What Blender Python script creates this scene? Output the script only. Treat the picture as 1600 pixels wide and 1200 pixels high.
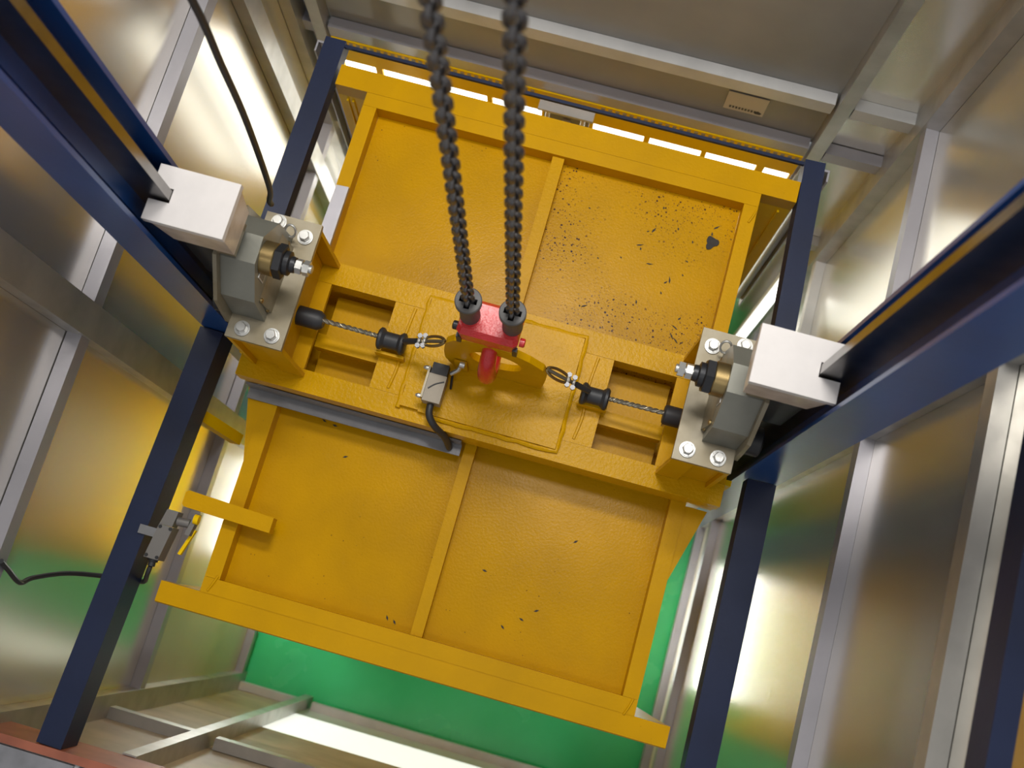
import bpy, bmesh, math, random
from mathutils import Vector, Matrix
random.seed(7)
for o in list(bpy.data.objects): bpy.data.objects.remove(o, do_unlink=True)
S = bpy.context.scene
COL = S.collection

# ------------------------------------------------------------------ camera
cam = bpy.data.cameras.new('camera'); camo = bpy.data.objects.new('camera', cam); COL.objects.link(camo)
CX = Vector((0.96330194, 0.26841594, 0.00149818))
CY = -Vector((0.2621821, -0.93970407, -0.21958327))
CZ = -Vector((-0.0575318, 0.21191778, -0.97559261))
camo.matrix_world = Matrix(((CX.x, CY.x, CZ.x, 0.0), (CX.y, CY.y, CZ.y, 0.0), (CX.z, CY.z, CZ.z, 2.7), (0, 0, 0, 1)))
cam.sensor_width = 36.0; cam.lens = 1702.95 / 1600 * 36.0
cam.clip_start = 0.02; cam.clip_end = 60
cam.dof.use_dof = True; cam.dof.focus_distance = 2.55; cam.dof.aperture_fstop = 3.6
S.camera = camo

# ------------------------------------------------------------------ world, lights, exposure
W = bpy.data.worlds.new('world'); S.world = W; W.use_nodes = True
W.node_tree.nodes['Background'].inputs[0].default_value = (0.95, 0.97, 1.0, 1)
W.node_tree.nodes['Background'].inputs[1].default_value = 0.47
def area(name, loc, target, sx, sy, power, color=(1, 1, 1)):
    l = bpy.data.lights.new(name, 'AREA'); l.shape = 'RECTANGLE'; l.size = sx; l.size_y = sy; l.energy = power; l.color = color
    o = bpy.data.objects.new(name, l); COL.objects.link(o); o.location = loc
    o.rotation_euler = (Vector(target) - Vector(loc)).to_track_quat('-Z', 'Y').to_euler()
    return o
area('hoistway_ceiling_light', (0.02, 0.95, 3.4), (-0.05, 0.5, 0), 0.7, 0.22, 24, (1.0, 0.97, 0.92))
area('rear_fill_light', (-0.35, 1.6, 3.2), (-0.25, 0.9, 0), 0.9, 0.25, 46, (1.0, 0.97, 0.92))  # unseen lamp added to brighten the rear half of the roof
area('landing_fill_light', (-0.25, -1.1, 3.5), (-0.2, 0.9, 0.2), 1.0, 0.3, 10, (1.0, 0.98, 0.95))  # unseen lamp added to brighten faces turned towards the landing
S.cycles.sample_clamp_indirect = 6.0
S.view_settings.view_transform = 'Standard'; S.view_settings.look = 'None'
S.view_settings.exposure = -0.06; S.view_settings.gamma = 1.0
S.view_settings.use_curve_mapping = False

# ------------------------------------------------------------------ materials
MATS = {}
def mat(name, color, rough=0.5, metal=0.0, bump=0.0, bscale=40, var=0.0, vscale=6, spec=None, coat=0.0, emit=None, tint2=None, speck=None, aniso=None, rvar=0.0):
    m = bpy.data.materials.new(name); m.use_nodes = True
    nt = m.node_tree; b = nt.nodes['Principled BSDF']
    b.inputs['Roughness'].default_value = rough; b.inputs['Metallic'].default_value = metal
    if coat: b.inputs['Coat Weight'].default_value = coat; b.inputs['Coat Roughness'].default_value = 0.15
    if spec is not None: b.inputs['Specular IOR Level'].default_value = spec
    tc = nt.nodes.new('ShaderNodeTexCoord')
    col = None
    rgb = nt.nodes.new('ShaderNodeRGB'); rgb.outputs[0].default_value = (*color, 1); col = rgb.outputs[0]
    def noise(scale, detail=4, vec=None, stretch=None):
        n = nt.nodes.new('ShaderNodeTexNoise'); n.inputs['Scale'].default_value = scale; n.inputs['Detail'].default_value = detail
        src = tc.outputs['Object']
        if stretch:
            mp = nt.nodes.new('ShaderNodeMapping'); mp.inputs['Scale'].default_value = stretch; nt.links.new(src, mp.inputs[0]); src = mp.outputs[0]
        nt.links.new(src, n.inputs['Vector']); return n
    def ramp(fac, a, b_):
        r = nt.nodes.new('ShaderNodeMapRange'); r.inputs['From Min'].default_value = a; r.inputs['From Max'].default_value = b_; r.clamp = True
        nt.links.new(fac, r.inputs['Value']); return r.outputs[0]
    def mix(fac, c1, c2rgb):
        mx = nt.nodes.new('ShaderNodeMix'); mx.data_type = 'RGBA'
        if hasattr(fac, 'node'): nt.links.new(fac, mx.inputs['Factor'])
        else: mx.inputs['Factor'].default_value = fac
        nt.links.new(c1, mx.inputs['A']); mx.inputs['B'].default_value = (*c2rgb, 1); return mx.outputs['Result']
    if var:
        n = noise(vscale, 5)
        t2 = tint2 or tuple(c * (1 - var) for c in color)
        col = mix(ramp(n.outputs['Fac'], 0.35, 0.7), col, t2)
    if speck:                       # list of (scale, threshold, color)
        for sc, th, c in speck:
            v = nt.nodes.new('ShaderNodeTexVoronoi'); v.inputs['Scale'].default_value = sc; v.inputs['Randomness'].default_value = 1
            nn = noise(sc * 1.7, 2)
            ad = nt.nodes.new('ShaderNodeMath'); ad.operation = 'MULTIPLY_ADD'
            nt.links.new(nn.outputs['Fac'], ad.inputs[0]); ad.inputs[1].default_value = 0.47; 
            nt.links.new(tc.outputs['Object'], v.inputs['Vector']); nt.links.new(v.outputs['Distance'], ad.inputs[2])
            # gate so that only some of the cells carry a speck
            gt = nt.nodes.new('ShaderNodeMath'); gt.operation = 'LESS_THAN'; nt.links.new(ad.outputs[0], gt.inputs[0]); gt.inputs[1].default_value = th
            big = noise(3.1, 2); g2 = ramp(big.outputs['Fac'], 0.42, 0.55)
            mu = nt.nodes.new('ShaderNodeMath'); mu.operation = 'MULTIPLY'; nt.links.new(gt.outputs[0], mu.inputs[0]); nt.links.new(g2, mu.inputs[1])
            col = mix(mu.outputs[0], col, c)
    nt.links.new(col, b.inputs['Base Color'])
    if rvar:
        n = noise(vscale * 2, 4); r = nt.nodes.new('ShaderNodeMapRange')
        r.inputs['To Min'].default_value = rough - rvar; r.inputs['To Max'].default_value = rough + rvar
        nt.links.new(n.outputs['Fac'], r.inputs['Value']); nt.links.new(r.outputs[0], b.inputs['Roughness'])
    if bump:
        n = noise(bscale, 3); bp = nt.nodes.new('ShaderNodeBump'); bp.inputs['Strength'].default_value = bump; bp.inputs['Distance'].default_value = 0.004
        nt.links.new(n.outputs['Fac'], bp.inputs['Height']); nt.links.new(bp.outputs[0], b.inputs['Normal'])
    if emit:
        b.inputs['Emission Color'].default_value = (*emit[0], 1); b.inputs['Emission Strength'].default_value = emit[1]
    MATS[name] = m
    return m
YEL = (0.56, 0.29, 0.001)
mat('yellow_panel', YEL, 0.25, bump=0.12, bscale=160, var=0.18, vscale=5, speck=[(60, 0.26, (0.05, 0.02, 0.01)), (140, 0.25, (0.10, 0.045, 0.01))], rvar=0.08, spec=0.1)
mat('yellow_panel_dirty', YEL, 0.28, bump=0.12, bscale=160, var=0.18, vscale=5, speck=[(75, 0.42, (0.06, 0.025, 0.012)), (150, 0.43, (0.14, 0.05, 0.015)), (42, 0.31, (0.03, 0.015, 0.015))], rvar=0.08, spec=0.1)
mat('yellow_paint', (0.59, 0.31, 0.001), 0.33, bump=0.10, bscale=120, var=0.12, vscale=7, speck=[(110, 0.22, (0.08, 0.035, 0.01))], rvar=0.08, spec=0.1)
mat('yellow_rough', (0.60, 0.32, 0.001), 0.28, bump=0.28, bscale=120, var=0.12, vscale=8, speck=[(90, 0.2, (0.1, 0.05, 0.01))], spec=0.1)
mat('yellow_clean', (0.84, 0.53, 0.001), 0.4, bump=0.05, bscale=60, spec=0.1)
mat('galv_dull', (0.34, 0.34, 0.33), 0.55, 0.25, bump=0.03, bscale=5, var=0.2, vscale=3)
mat('galv_panel', (0.74, 0.71, 0.64), 0.24, 0.85)
mat('galv_tube', (0.50, 0.49, 0.47), 0.42, 0.75, bump=0.05, bscale=60, var=0.22, vscale=9, rvar=0.1)
mat('beige_sheet', (0.52, 0.49, 0.41), 0.4, 0.3, var=0.1, vscale=4)
mat('galv_white', (0.62, 0.62, 0.62), 0.5, 0.3, var=0.15, vscale=9)
mat('blue_paint', (0.010, 0.018, 0.055), 0.45, bump=0.06, bscale=90, var=0.25, vscale=6, spec=0.3, speck=[(60, 0.10, (0.16, 0.2, 0.3))])
mat('blue_column', (0.008, 0.068, 0.27), 0.3, bump=0.05, bscale=90, var=0.3, vscale=4, coat=0.15)
mat('rail_steel', (0.30, 0.29, 0.28), 0.28, 1.0, var=0.3, vscale=12)
mat('zinc_plate', (0.29, 0.255, 0.185), 0.42, 0.35, bump=0.05, bscale=60, var=0.3, vscale=14, tint2=(0.23, 0.19, 0.115), speck=[(120, 0.2, (0.1, 0.06, 0.04))], rvar=0.08)
mat('grey_casting', (0.24, 0.24, 0.205), 0.45, 0.4, bump=0.06, bscale=80, var=0.2, vscale=10)
mat('bolt_zinc', (0.55, 0.55, 0.53), 0.34, 0.8, bump=0.1, bscale=200)
mat('beige_metal', (0.30, 0.26, 0.20), 0.5, 0.1, var=0.15, vscale=20)
mat('brass', (0.33, 0.24, 0.105), 0.35, 0.9, var=0.25, vscale=20)
mat('black_steel', (0.030, 0.031, 0.035), 0.4, 0.5, bump=0.08, bscale=120)
mat('black_rubber', (0.02, 0.021, 0.024), 0.5, bump=0.05, bscale=90)
mat('rubber_grey', (0.085, 0.082, 0.080), 0.55, bump=0.1, bscale=150, var=0.3, vscale=40)
mat('chain_steel', (0.20, 0.19, 0.19), 0.34, 0.9, bump=0.1, bscale=200, var=0.3, vscale=40)
mat('red_paint', (0.62, 0.018, 0.022), 0.25, bump=0.5, bscale=180, coat=0.5)
mat('white_plastic', (0.70, 0.665, 0.65), 0.4, var=0.05, vscale=30, speck=[(24, 0.13, (0.1, 0.08, 0.07))])
mat('plastic_clear_dirty', (0.60, 0.50, 0.42), 0.35, var=0.3, vscale=18, tint2=(0.42, 0.33, 0.26))
mat('grey_metal', (0.22, 0.22, 0.23), 0.42, 0.5, bump=0.06, bscale=120, var=0.2, vscale=12)
mat('lavender_steel', (0.40, 0.39, 0.43), 0.42, 0.55, bump=0.04, bscale=70, var=0.1, vscale=7)
mat('switch_grey', (0.17, 0.16, 0.15), 0.45, 0.3, bump=0.05, bscale=90)
mat('rope_steel', (0.24, 0.22, 0.17), 0.4, 0.8)
mat('green_floor', (0.03, 0.52, 0.18), 0.25, bump=0.03, bscale=8, var=0.5, vscale=1.6, tint2=(0.08, 0.66, 0.28), rvar=0.1)
mat('terracotta', (0.36, 0.11, 0.06), 0.5, var=0.3, vscale=12)
mat('tile_grey', (0.26, 0.26, 0.28), 0.35, var=0.4, vscale=12, rvar=0.1)
mat('grout', (0.6, 0.6, 0.6), 0.7)
mat('plywood', (0.42, 0.35, 0.24), 0.5, var=0.4, vscale=5)
mat('white_board', (0.72, 0.70, 0.64), 0.4, var=0.1, vscale=4)
mat('sticker', (0.55, 0.51, 0.45), 0.5)
mat('ink', (0.05, 0.045, 0.045), 0.6)
mat('blot', (0.03, 0.028, 0.026), 0.75, bump=0.3, bscale=90)
mat('board_glow', (0.8, 0.82, 0.8), 0.4, emit=((0.93, 1.0, 0.95), 0.8))  # glow added to a white front wall board to light the pit floor
mat('added_tube_right', (0.9, 0.9, 0.9), 0.4, emit=((1.0, 1.0, 0.97), 28.0))
mat('added_tube_left', (0.9, 0.9, 0.9), 0.4, emit=((1.0, 1.0, 0.97), 75.0))
mat('tube_weak', (0.9, 0.9, 0.9), 0.4, emit=((1.0, 1.0, 0.97), 2.5))
mat('tube_lit', (0.9, 0.9, 0.9), 0.4, emit=((1.0, 1.0, 0.97), 12.0))
mat('doorway_glow', (0.9, 0.9, 0.9), 0.4, emit=((0.95, 1.0, 0.98), 2.6))

# ------------------------------------------------------------------ helpers
WL = {}   # world location of every thing / part
def thing(name, label, cat, loc=(0, 0, 0), group=None, kind=None):
    o = bpy.data.objects.new(name, None); o.empty_display_size = 0.05; COL.objects.link(o); o.location = loc
    WL[o] = Vector(loc)
    if label: o['label'] = label
    if cat: o['category'] = cat
    if group: o['group'] = group
    if kind: o['kind'] = kind
    return o
def tag(o, label, cat, group=None, kind=None):
    o['label'] = label
    if cat: o['category'] = cat
    if group: o['group'] = group
    if kind: o['kind'] = kind
    return o
def obj(name, bm, m, parent=None, bevel=0.0, smooth=False, seg=2, at=None):
    """bm in world coordinates -> one mesh object whose origin is the parent's (or the base of its own box)."""
    if bevel:
        es = [e for e in bm.edges if len(e.link_faces) == 2 and e.calc_face_angle(0) > 0.6]
        bmesh.ops.bevel(bm, geom=es, offset=bevel, segments=seg, profile=0.5, affect='EDGES', clamp_overlap=True)
    bmesh.ops.recalc_face_normals(bm, faces=bm.faces[:])
    if at is None:
        xs = [v.co for v in bm.verts]
        at = Vector(((min(c.x for c in xs) + max(c.x for c in xs)) / 2, (min(c.y for c in xs) + max(c.y for c in xs)) / 2, min(c.z for c in xs)))
    at = Vector(at)
    bmesh.ops.translate(bm, verts=bm.verts[:], vec=-at)
    me = bpy.data.meshes.new(name); bm.to_mesh(me); bm.free()
    me.materials.append(MATS[m])
    if smooth:
        for p in me.polygons: p.use_smooth = True
        try: me.set_sharp_from_angle(angle=math.radians(40))
        except Exception: pass
    o = bpy.data.objects.new(name, me); COL.objects.link(o)
    WL[o] = at
    if parent: o.parent = parent; o.location = at - WL[parent]
    else: o.location = at
    return o
def inst(name, src, loc, parent=None, rot=None):
    o = bpy.data.objects.new(name, src.data); COL.objects.link(o); loc = Vector(loc); WL[o] = loc
    if parent: o.parent = parent; o.location = loc - WL[parent]
    else: o.location = loc
    if rot: o.rotation_euler = rot
    return o
def B(): return bmesh.new()
def box(bm, a, b):
    lo = [min(a[i], b[i]) for i in range(3)]; hi = [max(a[i], b[i]) for i in range(3)]
    vs = [bm.verts.new((x, y, z)) for x in (lo[0], hi[0]) for y in (lo[1], hi[1]) for z in (lo[2], hi[2])]
    for f in ((0, 1, 3, 2), (4, 6, 7, 5), (0, 4, 5, 1), (2, 3, 7, 6), (0, 2, 6, 4), (1, 5, 7, 3)): bm.faces.new([vs[i] for i in f])
    return bm
def prism(bm, pts, axis, a, b):
    """2-D polygon extruded along axis ('x': pts are (y,z); 'y': (x,z); 'z': (x,y))."""
    def P(p, t): return (t, p[0], p[1]) if axis == 'x' else ((p[0], t, p[1]) if axis == 'y' else (p[0], p[1], t))
    lo = [bm.verts.new(P(p, a)) for p in pts]; hi = [bm.verts.new(P(p, b)) for p in pts]
    n = len(pts)
    bm.faces.new(lo); bm.faces.new(hi[::-1])
    for i in range(n): bm.faces.new((lo[i], lo[(i + 1) % n], hi[(i + 1) % n], hi[i]))
    return bm
def frame_from(d):
    d = Vector(d).normalized(); u = Vector((0, 0, 1)) if abs(d.z) < 0.9 else Vector((1, 0, 0))
    a = d.cross(u).normalized(); return d, a, d.cross(a).normalized()
def tube(bm, pts, r, n=10, cap=True):
    pts = [Vector(p) for p in pts]; rs = r if isinstance(r, (list, tuple)) else [r] * len(pts)
    rings = []; ref = None
    for i, p in enumerate(pts):
        d = (pts[min(i + 1, len(pts) - 1)] - pts[max(i - 1, 0)]).normalized()
        if ref is None: _, a, b = frame_from(d)
        else:
            a = (ref - d * ref.dot(d)).normalized(); b = d.cross(a)
        ref = a
        rings.append([bm.verts.new(p + (a * math.cos(t) + b * math.sin(t)) * rs[i]) for t in [2 * math.pi * k / n for k in range(n)]])
    for i in range(len(rings) - 1):
        for k in range(n): bm.faces.new((rings[i][k], rings[i][(k + 1) % n], rings[i + 1][(k + 1) % n], rings[i + 1][k]))
    if cap: bm.faces.new(rings[0][::-1]); bm.faces.new(rings[-1])
    return bm
def lathe(bm, c, axis, prof, n=20, rot=0.0):
    """prof: (distance along axis, radius)."""
    d, a, b = frame_from(axis); c = Vector(c); rings = []
    for t, r in prof: rings.append([bm.verts.new(c + d * t + (a * math.cos(x) + b * math.sin(x)) * max(r, 1e-5)) for x in [rot + 2 * math.pi * k / n for k in range(n)]])
    for i in range(len(rings) - 1):
        for k in range(n): bm.faces.new((rings[i][k], rings[i][(k + 1) % n], rings[i + 1][(k + 1) % n], rings[i + 1][k]))
    bm.faces.new(rings[0][::-1]); bm.faces.new(rings[-1]); return bm
def smoothpath(pts, n=6):
    pts = [Vector(p) for p in pts]; out = []
    for i in range(len(pts) - 1):
        p0 = pts[max(i - 1, 0)]; p1 = pts[i]; p2 = pts[i + 1]; p3 = pts[min(i + 2, len(pts) - 1)]
        for k in range(n):
            t = k / n
            out.append(0.5 * ((2 * p1) + (p2 - p0) * t + (2 * p0 - 5 * p1 + 4 * p2 - p3) * t * t + (3 * p1 - p0 - 3 * p2 + p3) * t ** 3))
    return out + [pts[-1]]
def hollow(bm, p0, p1, w, h, t=0.004, up=(0, 0, 1)):
    """rectangular hollow section from p0 to p1 (centre line), w across, h along up."""
    p0 = Vector(p0); p1 = Vector(p1); d = (p1 - p0).normalized(); up = Vector(up); s = d.cross(up).normalized(); u = s.cross(d).normalized()
    def ring(p, ww, hh): return [bm.verts.new(p + s * a * ww / 2 + u * b * hh / 2) for a, b in ((-1, -1), (1, -1), (1, 1), (-1, 1))]
    o0, o1, i0, i1 = ring(p0, w, h), ring(p1, w, h), ring(p0, w - 2 * t, h - 2 * t), ring(p1, w - 2 * t, h - 2 * t)
    for k in range(4):
        j = (k + 1) % 4
        bm.faces.new((o0[k], o0[j], o1[j], o1[k])); bm.faces.new((i0[j], i0[k], i1[k], i1[j]))
        bm.faces.new((o0[j], o0[k], i0[k], i0[j])); bm.faces.new((o1[k], o1[j], i1[j], i1[k]))
    return bm

# ------------------------------------------------------------------ key dimensions (metres; z = 0 is the top of the car roof frame)
XC, YG = -0.2045, 0.593           # shaft centre line in x, guide line in y
FZ = -2.6                          # pit floor
TOP = 2.3
XL, XR, YR, YF = -1.14, 0.731, 1.63, -0.56    # inner faces of the wall frame tubes
TT = 0.036                         # tube thickness (panels lie behind)
def mx(x): return 2 * XC - x

# ------------------------------------------------------------------ setting: pit floor, walls
b = box(B(), (XL - 0.3, YF - 0.3, FZ - 0.06), (XR + 0.3, YR + 0.3, FZ)); tag(obj('floor', b, 'green_floor'), 'glossy green painted pit floor at the bottom of the shaft', None, kind='structure')

def wall(name, label, fixed, inner, out, spans, zs, verts, hors, pz=None):
    """fixed: 'x' or 'y' is constant; inner: tube face; out: direction (+1/-1) away from the shaft.
    spans: panel borders along the wall; zs: panel borders in z; verts: (a,b,z0,z1) posts; hors: (z0,z1,a,b) rails."""
    def pt(t, c, z): return (c, t, z) if fixed == 'x' else (t, c, z)
    mid = (spans[0] + spans[-1]) / 2
    w = thing(name, label, None, pt(mid, inner + out * 0.05, zs[0]), kind='structure')
    g = 0.002
    for i in range(len(spans) - 1):
        for j in range(len(zs) - 1):
            if pz and (i, j) in pz:
                if pz[(i, j)] is None: continue
                m = pz[(i, j)]
            else: m = 'galv_dull' if name == 'wall_rear' and i < 2 else 'galv_panel'
            k = random.uniform(0, 0.003)
            bm = box(B(), pt(spans[i] + g, inner + out * (TT + k), zs[j] + g), pt(spans[i + 1] - g, inner + out * (TT + 0.004 + k), zs[j + 1] - g))
            obj('panel', bm, m, w)
    for a, c, z0, z1, pr in verts:
        bm = hollow(B(), pt((a + c) / 2, inner + out * (TT / 2 - pr / 2), z0), pt((a + c) / 2, inner + out * (TT / 2 - pr / 2), z1), (c - a) if fixed == 'x' else TT + pr, TT + pr if fixed == 'x' else (c - a), 0.004, up=(1, 0, 0) if fixed == 'x' else (0, 1, 0))
        obj('frame_post', bm, 'galv_tube', w, bevel=0.003, seg=1)
    for z0, z1, a, c, m in hors:
        bm = hollow(B(), pt(a, inner + out * TT / 2, (z0 + z1) / 2), pt(c, inner + out * TT / 2, (z0 + z1) / 2), TT, z1 - z0, 0.004)
        obj('frame_rail', bm, m, w)
    return w
# left wall
VL = [(0.375, 0.455, FZ, TOP, 0.012), (1.40, 1.47, FZ, TOP, 0.004), (-0.60, -0.52, FZ, TOP, 0.004), (1.60, 1.69, FZ, TOP, 0.004)]
HL = []
for z in (-2.55, -1.13, 0.20, 1.5):
    for a, c in ((-0.52, 0.375), (0.455, 1.40), (1.47, 1.60)): HL.append((z, z + 0.05, a, c, 'lavender_steel'))
wall('wall_left', 'left shaft wall of shiny galvanised sheets in a grey tube frame', 'x', XL, -1, [-0.60, 0.415, 1.435, 1.69], [FZ, -1.105, 0.225, TOP], VL, HL, pz={(0, 0): 'beige_sheet'})
# right wall
VR = [(0.70, 0.78, FZ, TOP, 0.004), (-0.60, -0.52, FZ, TOP, 0.004), (1.58, 1.68, FZ, TOP, 0.010)]
HR = []
for z in (-2.55, -2.17, -0.08, 0.724, 1.55):
    for a, c in ((-0.52, 0.70), (0.78, 1.58)): HR.append((z, z + 0.05, a, c, 'lavender_steel' if z != 0.724 else 'galv_tube'))
HR.append((-1.17, -1.12, 0.78, 1.58, 'galv_white'))  # paler steel stands for the bright light on this rail
wall('wall_right', 'right shaft wall of shiny galvanised sheets in a grey tube frame', 'x', XR, 1, [-0.60, 0.74, 1.68], [FZ, -2.145, -0.055, 0.75, TOP], VR, HR, pz={(0, 0): 'white_board', (1, 0): 'white_board'})
# rear wall
VB = [(0.494, 0.549, FZ, TOP, 0.004), (-1.105, -1.052, FZ, TOP, 0.004), (XR - 0.004, XR + 0.06, FZ, TOP, 0.0)]
HB = []
for z in (-1.16, -0.456, -0.17, 0.75):
    for a, c in ((XL, -1.105), (-1.052, 0.494), (0.549, XR)):
        if z == -1.16 and a == -1.052: continue
        HB.append((z, z + 0.055, a, c, 'lavender_steel' if z == -0.456 else 'galv_white' if z == -0.17 else 'galv_tube'))
wall('wall_rear', 'rear shaft wall of dull galvanised sheets above the landing door', 'y', YR, 1, [XL - 0.04, -1.08, 0.52, XR + 0.045], [FZ, -1.13, -0.43, -0.14, 0.78, TOP], VB, HB, pz={(1, 0): None, (1, 1): None})
# front wall (stops below the landing)
VF = [(-0.86, -0.79, FZ, -0.131, 0.0), (0.38, 0.45, FZ, -0.131, 0.0)]
HF = []
for z in (-2.56, -0.88):
    for a, c in ((XL, -0.86), (-0.79, 0.38), (0.45, XR)): HF.append((z, z + 0.05, a, c, 'galv_white' if z == -2.56 else 'galv_tube'))
wall('wall_front', 'front shaft wall with plywood and white board panels below the landing', 'y', YF, -1, [XL - 0.04, -0.825, 0.415, XR + 0.045], [FZ, -2.27, -1.6, -1.225, -0.855, -0.13], VF, HF,
     pz={(0, 0): 'plywood', (0, 1): 'plywood', (0, 2): 'plywood', (0, 3): 'plywood', (0, 4): 'plywood', (1, 0): 'galv_white', (1, 1): 'board_glow', (1, 2): 'plywood', (1, 3): 'plywood', (1, 4): 'plywood'})

# landing floor in front of the shaft: edge trim and tiles
lf = thing('floor_landing', 'grey tiled landing with terracotta edging at the near edge of the shaft', None, (XC, -1.3, -0.13), kind='structure')
obj('edge_trim', box(B(), (XL - 0.6, YF - 0.008, -0.13), (XR + 0.6, YF + 0.012, 0.03)), 'terracotta', lf, bevel=0.003)
obj('screed', box(B(), (XL - 0.6, -2.2, -0.13), (XR + 0.6, YF - 0.009, 0.018)), 'grout', lf)
t0 = None
for i in range(10):
    for j in range(6):
        cx, cy = XL - 0.45 + i * 0.28, YF - 0.146 - j * 0.274
        if t0 is None:
            t0 = obj('tile', box(B(), (cx - 0.134, cy - 0.134, 0.0185), (cx + 0.134, cy + 0.134, 0.030)), 'tile_grey', lf, bevel=0.003, seg=1, at=(cx, cy, 0.0185))
        else: inst('tile', t0, (cx, cy, 0.0185), lf)

# rear landing door (yellow, with glowing white sheets below its head)
dr = thing('door_1', 'yellow landing door in the rear shaft wall', None, (XC, YR + 0.05, FZ), kind='structure')
obj('door_head', box(B(), (-1.050, YR - 0.004, -0.587), (0.493, YR + 0.034, -0.458)), 'yellow_clean', dr, bevel=0.003, seg=1)
dot = None
for k in range(66):
    x = -1.03 + k * 0.0232
    if -0.36 < x < -0.16: continue
    if dot is None: dot = obj('vent_slot', box(B(), (x - 0.006, YR - 0.007, -0.478), (x + 0.006, YR - 0.0045, -0.466)), 'zinc_plate', dr, at=(x, YR, -0.472))
    else: inst('vent_slot', dot, (x, YR, -0.472), dr)

# glowing sheets stand in for the bright doorway, between yellow mullions
edges = []
for a, c in ((-1.035, -0.921), (-0.898, -0.702), (-0.687, -0.536), (-0.518, -0.348), (-0.173, -0.001), (0.019, 0.192), (0.209, 0.377), (0.403, 0.487)):
    edges.append((a, c))
    obj('pane', box(B(), (a, YR + 0.014, -1.95), (c, YR + 0.020, -0.588)), 'doorway_glow', dr)
xs = [-1.050] + [v for e in edges for v in e] + [0.4935]
for k in range(0, len(xs), 2):
    if xs[k + 1] - xs[k] > 0.003: obj('mullion', box(B(), (xs[k], YR + 0.004, -2.595), (xs[k + 1], YR + 0.032, -0.588)), 'yellow_clean', dr, bevel=0.002, seg=1)
obj('bottom_rail', box(B(), (-1.050, YR + 0.0, -2.595), (0.4935, YR + 0.0035, -1.95)), 'yellow_clean', dr)
# door lock unit between the glowing sheets
t = thing('door_lock', 'small grey door lock unit with two rollers in the middle of the rear door head', 'lock', (-0.26, YR - 0.06, -0.62))
obj('base_plate', box(B(), (-0.335, YR - 0.02, -0.60), (-0.185, YR - 0.005, -0.50)), 'switch_grey', t, bevel=0.003, seg=1)
obj('top_bracket', box(B(), (-0.35, YR - 0.05, -0.498), (-0.17, YR - 0.006, -0.486)), 'galv_tube', t, bevel=0.003, seg=1)
for x in (-0.318, -0.202):
    obj('arm', tube(B(), [(x, YR - 0.04, -0.4985), (x, YR - 0.055, -0.575)], 0.008), 'galv_tube', t)
    obj('roller', lathe(B(), (x, YR - 0.062, -0.595), (0, 1, 0), [(-0.01, 0.017), (-0.007, 0.02), (0.007, 0.02), (0.01, 0.017)], 18), 'white_plastic', t, smooth=True)
obj('indicator', box(B(), (-0.272, YR - 0.028, -0.615), (-0.245, YR - 0.0205, -0.575)), 'white_board', t, bevel=0.002, seg=1)

# vertical tube lights in the rear corners of the shaft
for x, lab, tm in ((-1.075, 'vertical white tube light low in the rear left corner', 'tube_lit'), (0.665, 'vertical white tube light low in the rear right corner', 'tube_weak')):
    t = thing('tube_light', lab, 'light', (x, 1.56, -2.35), 'vertical tube lights in the rear corners')
    obj('batten', box(B(), (x - 0.02, 1.555, -2.35), (x + 0.02, 1.58, -1.28)), 'galv_white', t, bevel=0.003, seg=1)
    obj('tube', tube(B(), [(x, 1.535, -2.32), (x, 1.535, -1.31)], 0.018, 14), tm, t, smooth=True)
    for z in (-2.335, -1.305): obj('end_cap', tube(B(), [(x, 1.535, z), (x, 1.535, z + 0.012)], 0.021, 14), 'white_plastic', t, smooth=True)

# unseen tube lights added low beside the car to brighten its sides
for x, y0, y1, z, m, lab in ((XL + 0.016, -0.05, 0.42, -2.02, 'added_tube_left', 'unseen tube light added on the left wall to brighten the car side'), (0.575, -0.05, 0.55, -2.36, 'added_tube_right', 'unseen tube light added on a low stand to brighten the right car side')):
    t = thing('tube_light', lab, 'light', (x, (y0 + y1) / 2, z if x < 0 else FZ), 'unseen tube lights added beside the car')
    if x < 0: obj('batten', box(B(), (x - 0.05, y0, z - 0.02), (x - 0.020, y1, z + 0.02)), 'galv_white', t, bevel=0.003, seg=1)
    else:
        obj('batten', box(B(), (x - 0.02, y0, z - 0.05), (x + 0.02, y1, z - 0.020)), 'galv_white', t, bevel=0.003, seg=1)
        for y in (y0 + 0.06, y1 - 0.06): obj('leg', tube(B(), [(x, y, FZ + 0.001), (x, y, z - 0.0505)], 0.010, 10), 'galv_white', t, smooth=True)
    obj('tube', tube(B(), [(x, y0 + 0.02, z), (x, y1 - 0.02, z)], 0.016, 14), m, t, smooth=True)
    for y in (y0 + 0.006, y1 - 0.018): obj('end_cap', tube(B(), [(x, y, z), (x, y + 0.012, z)], 0.019, 14), 'white_plastic', t, smooth=True)

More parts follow.
